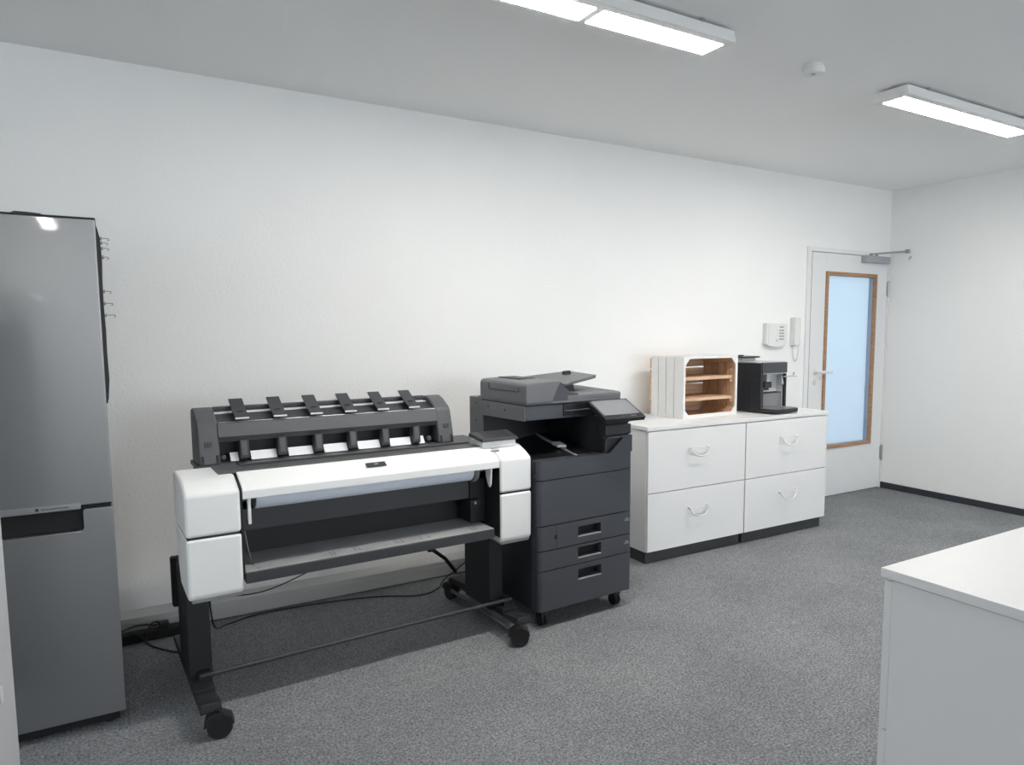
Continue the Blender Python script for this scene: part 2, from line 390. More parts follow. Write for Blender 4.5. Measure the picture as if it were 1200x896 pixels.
# ------------------------------------------------------------------ filing cabinets
def make_cabinet(label, loc, deg, w=.795, dp=.535):
    """drawers face -y locally, front of drawers at y=0"""
    t = thing('filing_cabinet', label, 'cabinet', loc, deg, 'white two drawer filing cabinets')
    b = MB(); b.box(0, .018, .022, dp, .078, .800, .001); b.box(w - .018, w, .022, dp, .078, .800, .001)
    b.box(.018, w - .018, .022, dp, .078, .096); b.box(.018, w - .018, dp - .012, dp, .096, .800); b.box(.018, w - .018, .022, dp, .782, .799)
    b.box(.018, w - .018, .06, dp - .012, .425, .437)
    b.build('cabinet_body', M['cab'], t)
    MB().box(.018, w - .004, .038, dp - .01, 0, .078, .002).build('cabinet_plinth', M['plinth'], t)
    for z0, z1 in ((.081, .428), (.432, .795)):
        o = MB().box(.003, w - .003, 0, .020, z0, z1, .0015).build('cabinet_drawer', M['cab'], t)
        h = MB(); cxx = w / 2 - .005; hz = z1 - .118
        for sx in (-1, 1): h.cyl((cxx + sx * .072, 0, hz), (cxx + sx * .072, -.024, hz), .0075, n=14, bev=.001)
        h.tube([(cxx + .074 * math.cos(PI + a * PI / 12), -.022 - .012 * math.sin(a * PI / 12), hz + .052 * math.sin(PI + a * PI / 12)) for a in range(13)], .0042, 10, 0)
        h.tube([(cxx - .072, -.022, hz), (cxx + .072, -.022, hz)], .0022, 8, 0)
        h.build('drawer_handle', M['metal_white'], o)
    return t
make_cabinet('white two drawer filing cabinet beside the copier, under the wooden crate', (2.608, -.600, 0), 0)
make_cabinet('white two drawer filing cabinet beside the door, under the coffee machine', (3.407, -.600, 0), 0)
tag(MB().box(2.600, 4.208, -.604, -.045, .803, .826, .002).build('cabinet_worktop', M['cab']), 'long white worktop over the two filing cabinets by the door', 'worktop')
# nearer cabinet in the right foreground: its drawers face the back wall
make_cabinet('white filing cabinet in the right foreground, seen from its side', (1.518 + .795, -2.833, 0), 180)
tag(MB().box(1.510, 2.321, -3.375, -2.829, .803, .826, .002).build('cabinet_worktop', M['cab']), 'white worktop in the right foreground', 'worktop')

# ------------------------------------------------------------------ refrigerator
fr = thing('refrigerator', 'tall stainless steel fridge freezer standing at the left of the back wall', 'refrigerator', (-.620, -.950, 0))
FW = .600
b = MB(); b.box(.004, FW - .004, .060, .63, .045, 1.752, .006); b.build('fridge_body', M['f_side'], fr)
def bent(u0, u1, z0, z1, name, holes=None):
    o = MB(); o.box(u0, u1, 0, .055, z0, z1, .004, 3); return o
up = bent(0, FW, .797, 1.748, 'x').build('upper_door', M['steel'], fr)
RX = .512                                   # recess ends here
lo = MB(); lo.prism([(0, .048), (FW, .048), (FW, .783), (RX + .006, .783), (RX, .777), (RX, .716), (RX - .006, .710), (0, .710)], 'y', 0, .055, .003)
low = lo.build('lower_door', M['steel'], fr)
MB().box(.004, RX - .002, .030, .055, .711, .793).build('handle_recess', M['p_blackest'], low)
gs = MB(); gs.box(.006, FW - .006, .010, .060, .784, .796); gs.box(.008, FW - .008, .055, .062, .06, 1.74); gs.build('door_gasket', M['p_blackest'], fr)
hb = MB(); hb.prism([(-.006, .786), (-.006, .806), (.006, .812), (.03, .797), (.03, .784)], 'x', 0, RX - .004, .002); hb.build('handle_trim', M['alu'], up)
lg = MB()
for k in range(11): lg.box(RX - .112 + k * .0068, RX - .112 + k * .0068 + .0042, -.0068, -.0058, .7955, .7995)
lg.box(RX - .128, RX - .119, -.0068, -.0058, .793, .802); lg.build('brand_mark', M['p_grey_dark'], up)
MB().box(.02, FW - .02, .03, .60, .012, .046).build('fridge_plinth', M['p_blackest'], fr)
for x in (.05, FW - .05):
    for y in (.06, .56): MB().cyl((x, y, 0), (x, y, .014), .018, n=16).build('levelling_foot', M['rubber'], fr)
tp = MB(); tp.box(-.001, FW + .001, .002, .62, 1.749, 1.7535, .0015); tp.build('top_cover', M['f_dark'], fr)
hc = MB(); hc.prism([(.365, 1.753), (.470, 1.753), (.450, 1.760), (.420, 1.762), (.385, 1.7625)], 'y', .03, .12, .002); hc.build('hinge_cover', M['f_dark'], fr)
# dark sheet hanging on the fridge side and magnets
sh = MB()
prof = [(.004, 1.735), (.018, 1.700), (.023, 1.640), (.017, 1.560), (.016, 1.480), (.020, 1.380), (.018, 1.300), (.022, 1.210), (.012, 1.150), (.004, 1.130)]
pts = [(x * .5 - .0185, z) for x, z in prof] + [(-.0205, 1.130), (-.0205, 1.735)]
sh.prism(pts, 'y', -.86, -.60)
tag(sh.build('hanging_sheet', M['f_dark']), 'dark curled sheet hanging on the right side of the fridge', 'sheet')
mags = [(1.703, .030, 'uppermost'), (1.688, .026, 'second'), (1.669, .028, 'third'), (1.639, .026, 'fourth'), (1.520, .027, 'fifth'), (1.478, .030, 'sixth'), (1.437, .036, 'lowest')]
mag_lab = ['topmost small dark clip sticking out at the upper fridge edge', 'second clip from the top on the fridge edge', 'third clip from the top on the fridge edge',
           'fourth clip from the top on the fridge edge', 'fifth clip down on the fridge edge, above the middle', 'sixth clip down on the fridge edge', 'lowest and longest clip on the fridge edge']
for (z, x, _), lb in zip(mags, mag_lab):
    x -= .004; m = MB(); sx = next(((a[0] + (b[0] - a[0]) * (a[1] - z) / (a[1] - b[1])) * .5 - .0195 for a, b in zip(prof, prof[1:]) if b[1] <= z <= a[1]), -.012)
    m.tube([(sx, -.80, z), (x - .012, -.80, z + .001), (x - .009, -.80, z - .004), (x - .014, -.80, z - .006)], .0015, 8, 3); m.cyl((sx, -.80, z), (sx + .007, -.80, z), .006, n=12)
    tag(m.build('magnet_clip', M['key']), lb, 'magnet', 'clips on the fridge side')

# white cupboard at the left edge
cu = thing('tall_cupboard', 'white cupboard cut off by the left edge of the picture', 'cupboard', (-.66, -2.42, 0))
b = MB(); b.box(0, .385, 0, .81, .06, 1.52, .002); b.build('cupboard_body', M['cupboard'], cu)
MB().box(.02, .37, .02, .79, 0, .06).build('cupboard_plinth', M['plinth'], cu)
for y0, y1, hy in ((.003, .403, .36), (.407, .807, .58)):
    o = MB().box(.387, .408, y0, y1, .065, 1.517, .002).build('cupboard_door', M['cupboard'], cu)
    k = MB(); k.box(.407, .4125, hy - .006, hy + .012, .545, .585, .004); k.build('door_knob', M['metal_white'], o)

# ------------------------------------------------------------------ large format printer
LP = thing('large_format_printer', 'white and black large format plotter on a black wheeled stand', 'printer', (.184, -1.1, 0), 2.4)
def pp(mb, name, mat, parent=LP, label=None):
    o = mb.build(name, M[mat], parent)
    if label: o['label'] = label
    return o
def side_covers(x0, x1, outer):
    # upper cover: front profile rises and curves into a flat top
    arc = [(.000, .668), (.000, .819), (.045, .843), (.100, .864), (.280, .866), (.274, .668)]
    u = MB(); u.prism(arc, 'x', x0, x1, .013, 3); pp(u, 'upper_side_cover', 'p_white')
    l_ = MB(); l_.prism([(0, .663), (.270, .663), (.245, .520), (.205, .452), (.018, .440), (.002, .455)], 'x', x0, x1, .012, 3); pp(l_, 'lower_side_cover', 'p_white')
    lp = MB(); lp.prism([(.010, .448), (.17, .455), (.15, .436), (.02, .430)], 'x', x0 + .012, x1 - .006, .003); pp(lp, 'cover_lip', 'shelf')
    g = MB(); g.box(x0 + .006, x1 - .006, .006, .262, .655, .676); pp(g, 'cover_gap', 'dark_line')
side_covers(0, .180, 0)
side_covers(1.237, 1.400, 1)
# long white cover between the modules
c = MB(); c.prism([(.000, .784), (.000, .814), (.007, .823), (.030, .838), (.070, .858), (.105, .868), (.112, .862), (.06, .840), (.02, .790), (.012, .784)], 'x', .188, 1.2335, .002)
cov = pp(c, 'front_cover', 'p_white')
bg = MB(); bg.hexa([(.655, .0325, .8425), (.735, .0325, .8425), (.735, .058, .8555), (.655, .058, .8555)], [(.655, .0315, .8445), (.735, .0315, .8445), (.735, .057, .8575), (.655, .057, .8575)], .0007)
bo = bg.build('badge_plate', M['c_body'], cov); bo['label'] = 'dark badge plate on the white cover'
bl = MB(); bl.hexa([(.688, .0445, .8493), (.704, .0445, .8493), (.704, .049, .8516), (.688, .049, .8516)], [(.688, .044, .8512), (.704, .044, .8512), (.704, .0485, .8535), (.688, .0485, .8535)]); bl.build('badge_mark', M['alu'], bo)
# dark core behind the covers
k = MB(); k.box(.181, 1.236, .245, .275, .476, .80); k.box(.181, 1.236, .11, .275, .800, .858)
k.box(.181, .187, .012, .275, .50, .78); k.box(1.2335, 1.2365, .004, .275, .47, .78)
k.prism([(.008, .78), (.010, .808), (.018, .822), (.050, .838), (.11, .858), (.275, .858), (.275, .78)], 'x', .180, .188); k.prism([(.008, .78), (.010, .808), (.018, .822), (.050, .838), (.11, .858), (.275, .858), (.275, .78)], 'x', 1.232, 1.238)
k.box(.09, 1.29, .275, .44, .52, .852); pp(k, 'printer_body', 'p_black')
pl = MB(); pl.prism([(.127, .102), (1.250, .102), (1.300, .20), (1.300, .288), (.127, .288)], 'z', .8625, .870, .002)
pl.box(.085, 1.30, .280, .48, .850, .868, .004); pp(pl, 'deck_plate', 'p_grey')
gr = MB(); gr.tube([(.222, .285, .874), (.222, .225, .874), (.234, .208, .874), (.30, .205, .874), (1.12, .205, .874), (1.16, .210, .874)], .0035, 8, 4); pp(gr, 'deck_lip', 'p_grey_dark')
# roll, guides, panel below
r = MB(); r.cyl((.246, .125, .770), (1.150, .125, .770), .052, n=40, bev=.004); pp(r, 'paper_roll', 'paper_roll', label='pale roll of plotter paper')
r = MB(); r.cyl((1.150, .125, .770), (1.175, .125, .770), .060, n=32, bev=.006); r.cyl((1.172, .125, .770), (1.232, .125, .770), .020, n=20); pp(r, 'spindle_end', 'k_grey')
r = MB(); r.cyl((.188, .125, .770), (.246, .125, .770), .020, n=20); pp(r, 'spindle_end', 'k_grey')
g = MB(); g.prism([(.010, .784), (.062, .784), (.058, .742), (.038, .706), (.026, .697), (.016, .712)], 'x', 1.196, 1.204, .002); pp(g, 'paper_guide', 'p_white')
g = MB(); g.prism([(.010, .784), (.030, .784), (.030, .705), (.018, .686), (.010, .690)], 'x', .205, .216, .002); pp(g, 'paper_guide', 'p_white')
d_ = MB(); d_.box(.190, 1.155, .140, .240, .632, .716, .003); pp(d_, 'roll_drawer', 'p_grey_dark')
b2 = MB(); b2.box(1.156, 1.232, .130, .240, .52, .716, .003); b2.box(1.14, 1.19, .10, .14, .600, .632, .004); pp(b2, 'cutter_housing', 'p_black')
b3 = MB(); b3.cyl((1.165, .097, .617), (1.165, .102, .617), .006, n=12); pp(b3, 'screw_head', 'alu')
# grey output shelf with its dark fascia
s = MB(); s.box(.188, 1.206, .004, .246, .506, .517, .001); shelf = pp(s, 'output_shelf', 'shelf')
s = MB(); s.prism([(.000, .474), (.000, .513), (.004, .516), (.02, .506), (.20, .506), (.20, .49), (.03, .474)], 'x', .188, 1.206, .001); pp(s, 'shelf_fascia', 'p_grey_dark')
for x in (.505, .520, .600, .617, .770, .783, .800, .880, .915, 1.120, 1.136):
    mk = MB(); mk.box(x - .0012, x + .0012, .028, .075, .5168, .5174)
    if x in (.505, .783): mk.box(x, x + .010, .028, .031, .5168, .5174)
    if x == .600: mk.box(x, x + .009, .06, .063, .5168, .5174)
    pp(mk, 'size_mark', 'p_grey_dark', shelf)
wl = MB(); wl.tube([(.236, .012, .520), (.226, .10, .521), (.216, .150, .63)], .0018, 8, 2); pp(wl, 'paper_edge_wire', 'alu')
sl = MB(); sl.box(.58, .68, .16, .24, .452, .474, .004); pp(sl, 'sensor_box', 'p_grey_dark')
# stacker on top
def cap(x0, x1):
    m = MB(); m.prism([(.286, .868), (.306, .955), (.325, 1.022), (.338, 1.034), (.395, 1.066), (.440, 1.080), (.462, 1.074), (.470, 1.05), (.470, .868)], 'x', x0, x1, .009, 3); return m
pp(cap(.092, .168), 'stacker_end', 'p_grey'); pp(cap(1.082, 1.158), 'stacker_end', 'p_grey')
for x0 in (.100, .152, 1.090, 1.142):
    q = MB(); q.hexa([(x0, .2835, .872), (x0 + .009, .2835, .872), (x0 + .009, .291, .905), (x0, .291, .905)], [(x0, .295, .872), (x0 + .009, .295, .872), (x0 + .009, .302, .905), (x0, .302, .905)]); pp(q, 'vent_slot', 'p_black')
for x0 in (.116, 1.112):
    q = MB()
    for u in (0, .010, .020): q.hexa([(x0 + u, .2975, .940), (x0 + u + .003, .2975, .940), (x0 + u + .003, .3015, .957), (x0 + u, .3015, .957)], [(x0 + u, .306, .940), (x0 + u + .003, .306, .940), (x0 + u + .003, .308, .957), (x0 + u, .308, .957)])
    q.hexa([(x0, .2975, .938), (x0 + .023, .2975, .938), (x0 + .023, .2982, .941), (x0, .2982, .941)], [(x0, .306, .938), (x0 + .023, .306, .938), (x0 + .023, .3062, .941), (x0, .3062, .941)])
    pp(q, 'moulded_mark', 'p_grey_dark')
bnd = MB(); bnd.prism([(.305, .972), (.324, 1.022), (.330, 1.026), (.340, 1.020), (.340, .948), (.322, .950)], 'x', .166, 1.084, .002); pp(bnd, 'stacker_band', 'p_grey')
ed = MB(); ed.tube([(.17, .327, 1.0262), (1.08, .327, 1.0262)], .0022, 8, 0); pp(ed, 'band_trim', 'alu')
tr = MB(); tr.prism([(.336, 1.000), (.336, 1.019), (.425, 1.050), (.432, 1.050), (.432, 1.028)], 'x', .166, 1.084); pp(tr, 'trough', 'p_grey_dark')
rl = MB(); rl.box(.166, 1.084, .434, .466, 1.058, 1.078, .006); pp(rl, 'rear_rail', 'p_grey_dark')
rl = MB(); rl.box(.166, 1.084, .428, .434, 1.045, 1.055, .001); pp(rl, 'white_strip', 'paper')  # white strip along the slot below the rail
bk = MB(); bk.box(.166, 1.084, .385, .395, .868, 1.0); pp(bk, 'stacker_back', 'p_black')
for i in range(6):
    x = .2555 + i * .1444
    f = MB()
    a = [(.318, 1.043), (.325, 1.047), (.345, 1.054), (.375, 1.068), (.410, 1.088), (.446, 1.108)]
    f.prism(a + [(y, z - .006) for y, z in reversed(a)], 'x', x - .026, x + .026, .001)
    fo = pp(f, 'stacker_flap', 'p_grey_dark')
    e_ = MB(); e_.box(x - .026, x + .026, .3155, .3185, 1.036, 1.0435, .001); e_.build('flap_lit_edge', M['alu'], fo)  # bright tip stands in for light on the flap's front edge
    st = MB(); st.box(x - .010, x + .010, .36, .42, 1.02, 1.066); st.build('flap_arm', M['p_black'], fo)
    x = .258 + i * .1445
    p_ = MB(); p_.prism([(.308, .955), (.322, .955), (.345, .955), (.345, .880), (.300, .880), (.298, .890)], 'x', x - .0165, x + .0165, .003)
    po = pp(p_, 'stacker_post', 'p_grey_dark')
    e_ = MB(); e_.hexa([(x - .011, .2965, .896), (x + .009, .2965, .896), (x + .009, .306, .950), (x - .011, .306, .950)], [(x - .011, .302, .896), (x + .009, .302, .896), (x + .009, .312, .950), (x - .011, .312, .950)], .001); e_.build('post_face', M['p_grey'], po)
    if i < 6:
        xa, xb = x - .130, x - .020
        if i == 0: xa = .196
        s_ = MB(); s_.hexa([(xa + .012, .318, .872), (xb, .318, .872), (xb, .340, .904), (xa + .012, .340, .904)], [(xa + .012, .322, .871), (xb, .322, .871), (xb, .344, .903), (xa + .012, .344, .903)]); pp(s_, 'white_strip', 'paper')  # white strip at the foot of each opening
s_ = MB(); s_.hexa([(1.000, .318, .872), (1.026, .318, .872), (1.026, .340, .904), (1.000, .340, .904)], [(1.000, .322, .871), (1.026, .322, .871), (1.026, .344, .903), (1.000, .344, .903)]); pp(s_, 'white_strip', 'paper')
kn = MB(); kn.cyl((1.048, .320, .892), (1.048, .335, .892), .011, n=18, bev=.002); kn.cyl((.184, .318, .890), (.184, .333, .890), .009, n=18, bev=.002); pp(kn, 'stacker_knob', 'p_grey')
# control panel on the right module
rs = MB(); rs.prism([(1.195, .080), (1.365, .080), (1.365, .20), (1.195, .20)], 'z', .860, .893, .004); pp(rs, 'panel_riser', 'p_white')
cp = MB(); cp.hexa([(1.186, .064, .890), (1.376, .072, .890), (1.384, .185, .908), (1.172, .178, .908)], [(1.190, .068, .903), (1.372, .076, .903), (1.378, .183, .924), (1.178, .176, .924)], .003); cpo = pp(cp, 'control_panel', 'p_grey_dark')
ds = MB(); ds.hexa([(1.218, .085, .9058), (1.340, .090, .9058), (1.352, .172, .9218), (1.222, .168, .9218)], [(1.218, .085, .9082), (1.340, .090, .9082), (1.352, .172, .9242), (1.222, .168, .9242)], .0008); ds.build('panel_display', M['c_body'], cpo)
bt = MB(); bt.box(1.222, 1.262, .050, .062, .8475, .8545, .001); pp(bt, 'power_button', 'k_grey')
# stand
st = MB(); st.box(.002, .078, .115, .365, .10, .52, .004); pp(st, 'stand_column', 'p_black')
st = MB(); st.box(1.240, 1.308, .115, .365, .10, .52, .004); pp(st, 'stand_column', 'p_black')
for x0, x1, y0, cxx in ((.002, .070, -.118, .060), (1.268, 1.338, -.088, 1.272)):
    ft = MB(); ft.prism([(y0, .086), (y0, .117), (y0 + .01, .121), (y0 + .13, .100), (y0 + .13, .118), (.12, .128), (.40, .128), (.60, .112), (.62, .086)], 'x', x0, x1, .003)
    fo = pp(ft, 'stand_foot', 'p_black')
    cpm = MB(); cpm.hexa([(x0 - .001, y0 - .002, .090), (x1 + .001, y0 - .002, .090), (x1 + .001, y0 + .135, .086), (x0 - .001, y0 + .135, .086)], [(x0 + .001, y0, .121), (x1 - .001, y0, .121), (x1 - .001, y0 + .125, .104), (x0 + .001, y0 + .125, .104)], .003)
    cpm.build('foot_cap', M['c_body'], fo)
    for cy_ in (y0 - .008, .585):
        w_ = MB()
        for s0 in (-1, 1): w_.cyl((cxx + s0 * .004, cy_, .041), (cxx + s0 * .020, cy_, .041), .041, n=28, bev=.006)
        w_.prism([(cy_ - .046, .046), (cy_ - .038, .072), (cy_ - .012, .089), (cy_ + .02, .089), (cy_ + .044, .072), (cy_ + .05, .046)], 'x', cxx - .0045, cxx + .0045, .001)
        w_.prism([(cy_ - .046, .048), (cy_ - .038, .074), (cy_ - .012, .090), (cy_ + .02, .090), (cy_ + .044, .074), (cy_ + .05, .048), (cy_ + .04, .05), (cy_, .084), (cy_ - .036, .052)], 'x', cxx - .024, cxx + .024, .002)
        w_.cyl((cxx, cy_, .082), (cxx, cy_, .10), .010, n=14)
        turn = (math.radians(80 if cxx < .5 else 62) if cy_ < .3 else math.radians(10))
        bmesh.ops.rotate(w_.bm, verts=w_.bm.verts[:], cent=(cxx, cy_, 0), matrix=Matrix.Rotation(turn, 3, 'Z'))
        pp(w_, 'caster', 'rubber')
cb = MB(); cb.tube([(.032, .085, .136), (1.336, .085, .143)], .0085, 12, 0); pp(cb, 'cross_bar', 'p_grey_dark')
cb = MB(); cb.box(.028, .070, .078, .118, .118, .146, .003); pp(cb, 'bar_bracket', 'p_black')
cb = MB(); cb.box(1.296, 1.332, .078, .118, .122, .152, .003); pp(cb, 'bar_bracket', 'p_black')
rb = MB(); rb.tube([(1.252, -.06, .062), (1.252, .54, .062)], .009, 10, 0); pp(rb, 'foot_rail', 'c_dark')
hh = MB(); hh.box(-.012, .012, .40, .44, .300, .50, .008, 3); pp(hh, 'rear_handle', 'p_black')
bs = MB(); bs.tube([(1.075, .40, .47), (1.075, .40, .36), (1.082, .405, .345), (1.20, .50, .250), (1.285, .56, .150)], .009, 10, 0); bs.cyl((1.075, .40, .355), (1.078, .40, .335), .014, n=14); pp(bs, 'basket_rod', 'p_black')

# ------------------------------------------------------------------ multifunction copier
CP = thing('multifunction_copier', 'anthracite floor standing office copier between plotter and filing cabinet', 'copier', (1.605, -1.062, 0), 3.4)
def cpart(mb, name, mat, parent=CP, label=None):
    o = mb.build(name, M[mat], parent)
    if label: o['label'] = label
    return o
def arc_plan(x0, x1, left=True, right=True, r=.022, d=.06):
    p = [(x0, d)]
    if left: p += [(x0 + r - r * math.cos(a * PI / 12), r - r * math.sin(a * PI / 12)) for a in range(7)]
    else: p += [(x0, 0)]
    if right: p += [(x1 - r + r * math.sin(a * PI / 12), r - r * math.cos(a * PI / 12)) for a in range(7)]
    else: p += [(x1, 0)]
    return p + [(x1, d)]
k = MB(); k.box(.003, .557, .05, .640, .084, .755, .004); cpart(k, 'copier_body', 'c_body')
def front(z0, z1, x0=0, x1=.560, handle=None, left=True):
    m = MB()
    if not handle: m.prism(arc_plan(x0, x1, left), 'z', z0, z1)
    else:
        h0, h1, hz0, hz1 = handle
        m.prism(arc_plan(x0, h0, left, False), 'z', z0, z1); m.prism(arc_plan(h1, x1, False, True), 'z', z0, z1)
        m.box(h0, h1, 0, .06, z0, hz0); m.box(h0, h1, 0, .06, hz1, z1)
    return m
def handle_bits(parent, h):
    q = MB(); q.box(h[0] - .002, h[1] + .002, .045, .052, h[2] - .002, h[3] + .002); q.build('handle_recess', M['p_blackest'], parent)
    q = MB(); q.box(h[0], h[1], -.002, .006, h[2] - .005, h[2] + .001, .001); q.build('handle_highlight', M['key'], parent)  # pale strip painted in as the highlight below the grip
def paper_mark(parent, z):
    q = MB(); q.box(.512, .540, -.0006, .001, z - .006, z - .0045); q.box(.512, .5135, -.0006, .001, z - .006, z + .004)
    q.box(.518, .534, -.0006, .001, z + .006, z + .0085); q.box(.522, .530, -.0006, .001, z - .001, z + .003); q.box(.5385, .540, -.0006, .001, z - .006, z + .004)
    q.build('tray_mark', M['k_silver'], parent)
h1 = (.224, .363, .414, .460); h2 = (.224, .364, .310, .360); h3 = (.226, .365, .205, .252)
d3 = cpart(front(.088, .277, handle=h3), 'paper_drawer', 'c_dark'); handle_bits(d3, h3)
d2 = cpart(front(.2815, .3715, handle=h2), 'paper_drawer', 'c_dark'); handle_bits(d2, h2); paper_mark(d2, .332)
d1 = cpart(front(.376, .488, x0=.104, handle=h1, left=False), 'paper_drawer', 'c_dark'); handle_bits(d1, h1); paper_mark(d1, .448)
sc_ = cpart(front(.376, .488, x0=0, x1=.101), 'side_compartment', 'c_dark') if False else None
m = MB(); m.prism(arc_plan(0, .1015, True, False), 'z', .376, .488); so = cpart(m, 'side_compartment', 'c_dark')
m = MB(); m.box(.087, .1015, -.0008, .002, .422, .442); m.build('finger_notch', M['p_blackest'], so)
cpart(front(.4925, .7005), 'front_door', 'c_dark')
m = front(.7045, .792); bo = cpart(m, 'front_panel', 'c_dark')
m = MB(); m.cyl((.004, .030, .722), (-.001, .030, .722), .004, n=12); m.build('release_button', M['alu'], bo)
# output tray in the open middle
m = MB(); m.hexa([(.003, .05, .755), (.40, .05, .755), (.40, .52, .755), (.003, .52, .755)], [(.003, .05, .782), (.40, .05, .792), (.40, .52, .845), (.003, .52, .800)], .003); ot = cpart(m, 'output_tray', 'c_black')
m = MB(); m.hexa([(.250, .055, .788), (.256, .050, .788), (.322, .49, .826), (.312, .495, .826)], [(.250, .055, .793), (.256, .050, .793), (.322, .49, .841), (.312, .495, .841)]); m.build('tray_edge', M['k_silver'], ot)
m = MB(); m.hexa([(.262, .22, .805), (.30, .20, .805), (.31, .27, .812), (.268, .28, .812)], [(.262, .22, .817), (.30, .20, .817), (.31, .27, .826), (.268, .28, .826)]); m.build('paper_corner', M['paper'], ot)
# rear column, right tower
m = MB(); m.box(0, .14, .508, .645, .700, 1.046, .004); m.box(.14, .560, .515, .645, .755, 1.036, .003); rc = cpart(m, 'rear_column', 'c_mid')
m = MB(); m.box(.006, .548, .500, .510, .780, .962); m.build('cavity_shade', M['c_black'], rc)  # black sheet stands in for shade on the column's inner face
m = MB(); m.prism([(.400, .03), (.556, .03), (.556, .515), (.41, .515), (.385, .30), (.372, .12)], 'z', .785, .968, .003); cpart(m, 'right_tower', 'c_black')
m = MB(); m.prism([(.397, .788), (.412, .788), (.500, .862), (.398, .862), (.398, .872), (.556, .872), (.558, .868), (.558, .788)], 'y', .001, .05, .0015); cpart(m, 'tower_front', 'c_dark')
m = MB(); m.box(.402, .500, .020, .05, .790, .860); cpart(m, 'grip_recess', 'c_body')
m = MB(); m.box(.392, .552, .004, .20, .876, .926, .004); cpart(m, 'tower_cap', 'c_body')
m = MB(); m.cyl((.395, .028, .80), (.395, .022, .80), .006, n=12); cpart(m, 'screw', 'p_blackest')
# scanner unit
m = MB(); m.prism([(0, .985), (.010, .967), (.550, .967), (.560, .985), (.560, 1.036), (0, 1.036)], 'y', .106, .506, .004); sc = cpart(m, 'scanner_unit', 'c_dark')
m = MB(); m.box(.212, .546, .0985, .110, .978, 1.034, .004); m.prism([(.225, 1.005), (.545, 1.005), (.545, .968), (.35, .968), (.26, .985)], 'y', .090, .11, .003); m.build('scanner_glossy_front', M['c_black'], sc)
m = MB(); m.hexa([(.215, .086, 1.002), (.42, .086, 1.002), (.42, .10, 1.002), (.215, .10, 1.002)], [(.215, .086, 1.005), (.42, .086, 1.005), (.42, .10, 1.005), (.215, .10, 1.005)]); m.build('light_line', M['c_mid'], sc)
m = MB(); m.prism([(.107, .967), (.112, .965), (.505, .960), (.505, 1.035), (.110, 1.035)], 'x', -.004, .004, .001); m.build('scanner_side_panel', M['c_mid'], sc)
for y, z in ((.44, 1.010), (.28, 1.005)):
    q = MB(); q.cyl((-.003, y, z), (-.0055, y, z), .005, n=12); q.build('screw', M['p_blackest'], sc)
for y, z in ((.575, 1.015), (.575, .925)):
    q = MB(); q.cyl((.001, y, z), (-.002, y, z), .005, n=12); q.build('screw', M['p_blackest'], rc)
m = MB(); m.box(.002, .566, .100, .560, 1.0385, 1.052, .004); m.prism([(.10, 1.050), (.10, 1.074), (.110, 1.079), (.535, 1.090), (.545, 1.050)], 'x', .235, .566, .004); lid = cpart(m, 'scanner_lid', 'c_mid')
# document feeder
m = MB(); m.prism([(0, 1.046), (0, 1.122), (.004, 1.135), (.016, 1.142), (.150, 1.147), (.186, 1.147), (.196, 1.143), (.146, 1.046)], 'y', .096, .530, .006, 3); adf = cpart(m, 'document_feeder', 'c_mid')
m = MB(); m.tube([(-.001, .16, 1.115), (-.001, .16, 1.100), (-.001, .175, 1.098), (-.001, .42, 1.098), (-.001, .435, 1.101), (-.001, .435, 1.125)], .0016, 6, 0); m.build('feeder_door_line', M['dark_line'], adf)
m = MB(); m.prism([(.146, 1.048), (.196, 1.142), (.215, 1.120), (.255, 1.088), (.30, 1.082), (.30, 1.048)], 'y', .101, .525, .002); m.build('feeder_exit', M['c_dark'], adf)
m = MB(); m.box(.09, .185, .30, .50, 1.144, 1.150, .002); m.build('feeder_cover', M['c_body'], adf)
m = MB(); m.hexa([(.265, .160, 1.112), (.495, .215, 1.140), (.495, .455, 1.150), (.190, .455, 1.128)], [(.262, .158, 1.126), (.500, .213, 1.158), (.500, .457, 1.168), (.185, .457, 1.146)], .004); ti = cpart(m, 'feeder_tray', 'c_mid')
m = MB(); m.hexa([(.385, .33, 1.148), (.425, .33, 1.152), (.425, .36, 1.152), (.385, .36, 1.149)], [(.388, .332, 1.174), (.422, .332, 1.177), (.422, .358, 1.177), (.388, .358, 1.174)], .002); m.build('paper_guide', M['c_black'], ti)
m = MB(); m.hexa([(.250, .20, 1.07), (.375, .22, 1.075), (.375, .40, 1.075), (.250, .40, 1.07)], [(.262, .19, 1.118), (.345, .21, 1.130), (.345, .40, 1.136), (.245, .40, 1.132)], .005); cpart(m, 'tray_support', 'c_dark')
# touch screen
def tilt(x0, x1, u0, u1, t0, t1):
    """plate on the tilted panel plane: u along the slope from front (0) to back (1), t = height above plane"""
    A = Vector((0, -.100, .967)); B = Vector((0, .048, 1.043)); dv = B - A; nv = Vector((0, -dv.z, dv.y)).normalized()
    q = lambda x, u, t: tuple(A + dv * u + nv * t + Vector((x, 0, 0)))
    return [q(x0, u0, t0), q(x1, u0, t0), q(x1, u1, t0), q(x0, u1, t0)], [q(x0, u0, t1), q(x1, u0, t1), q(x1, u1, t1), q(x0, u1, t1)]
m = MB(); m.hexa(*tilt(.308, .554, 0, 1, -.016, .006), .004); ts = cpart(m, 'touch_panel', 'c_black')
m = MB(); m.hexa(*tilt(.322, .540, .20, .94, .005, .0068), .0006); m.build('display', M['screen'], ts)['label'] = 'grey switched off touch display'
m = MB()
for x in (.425, .475, .482, .489, .496, .503): m.hexa(*tilt(x - .002, x + .002, .085, .105, .005, .0068))
m.build('panel_marks', M['k_silver'], ts)
m = MB(); m.hexa([(.40, .005, .926), (.53, .005, .926), (.53, .12, .926), (.40, .12, .926)], [(.41, -.045, .975), (.52, -.045, .975), (.52, .07, 1.03), (.41, .07, 1.03)], .003); cpart(m, 'panel_mount', 'c_body')
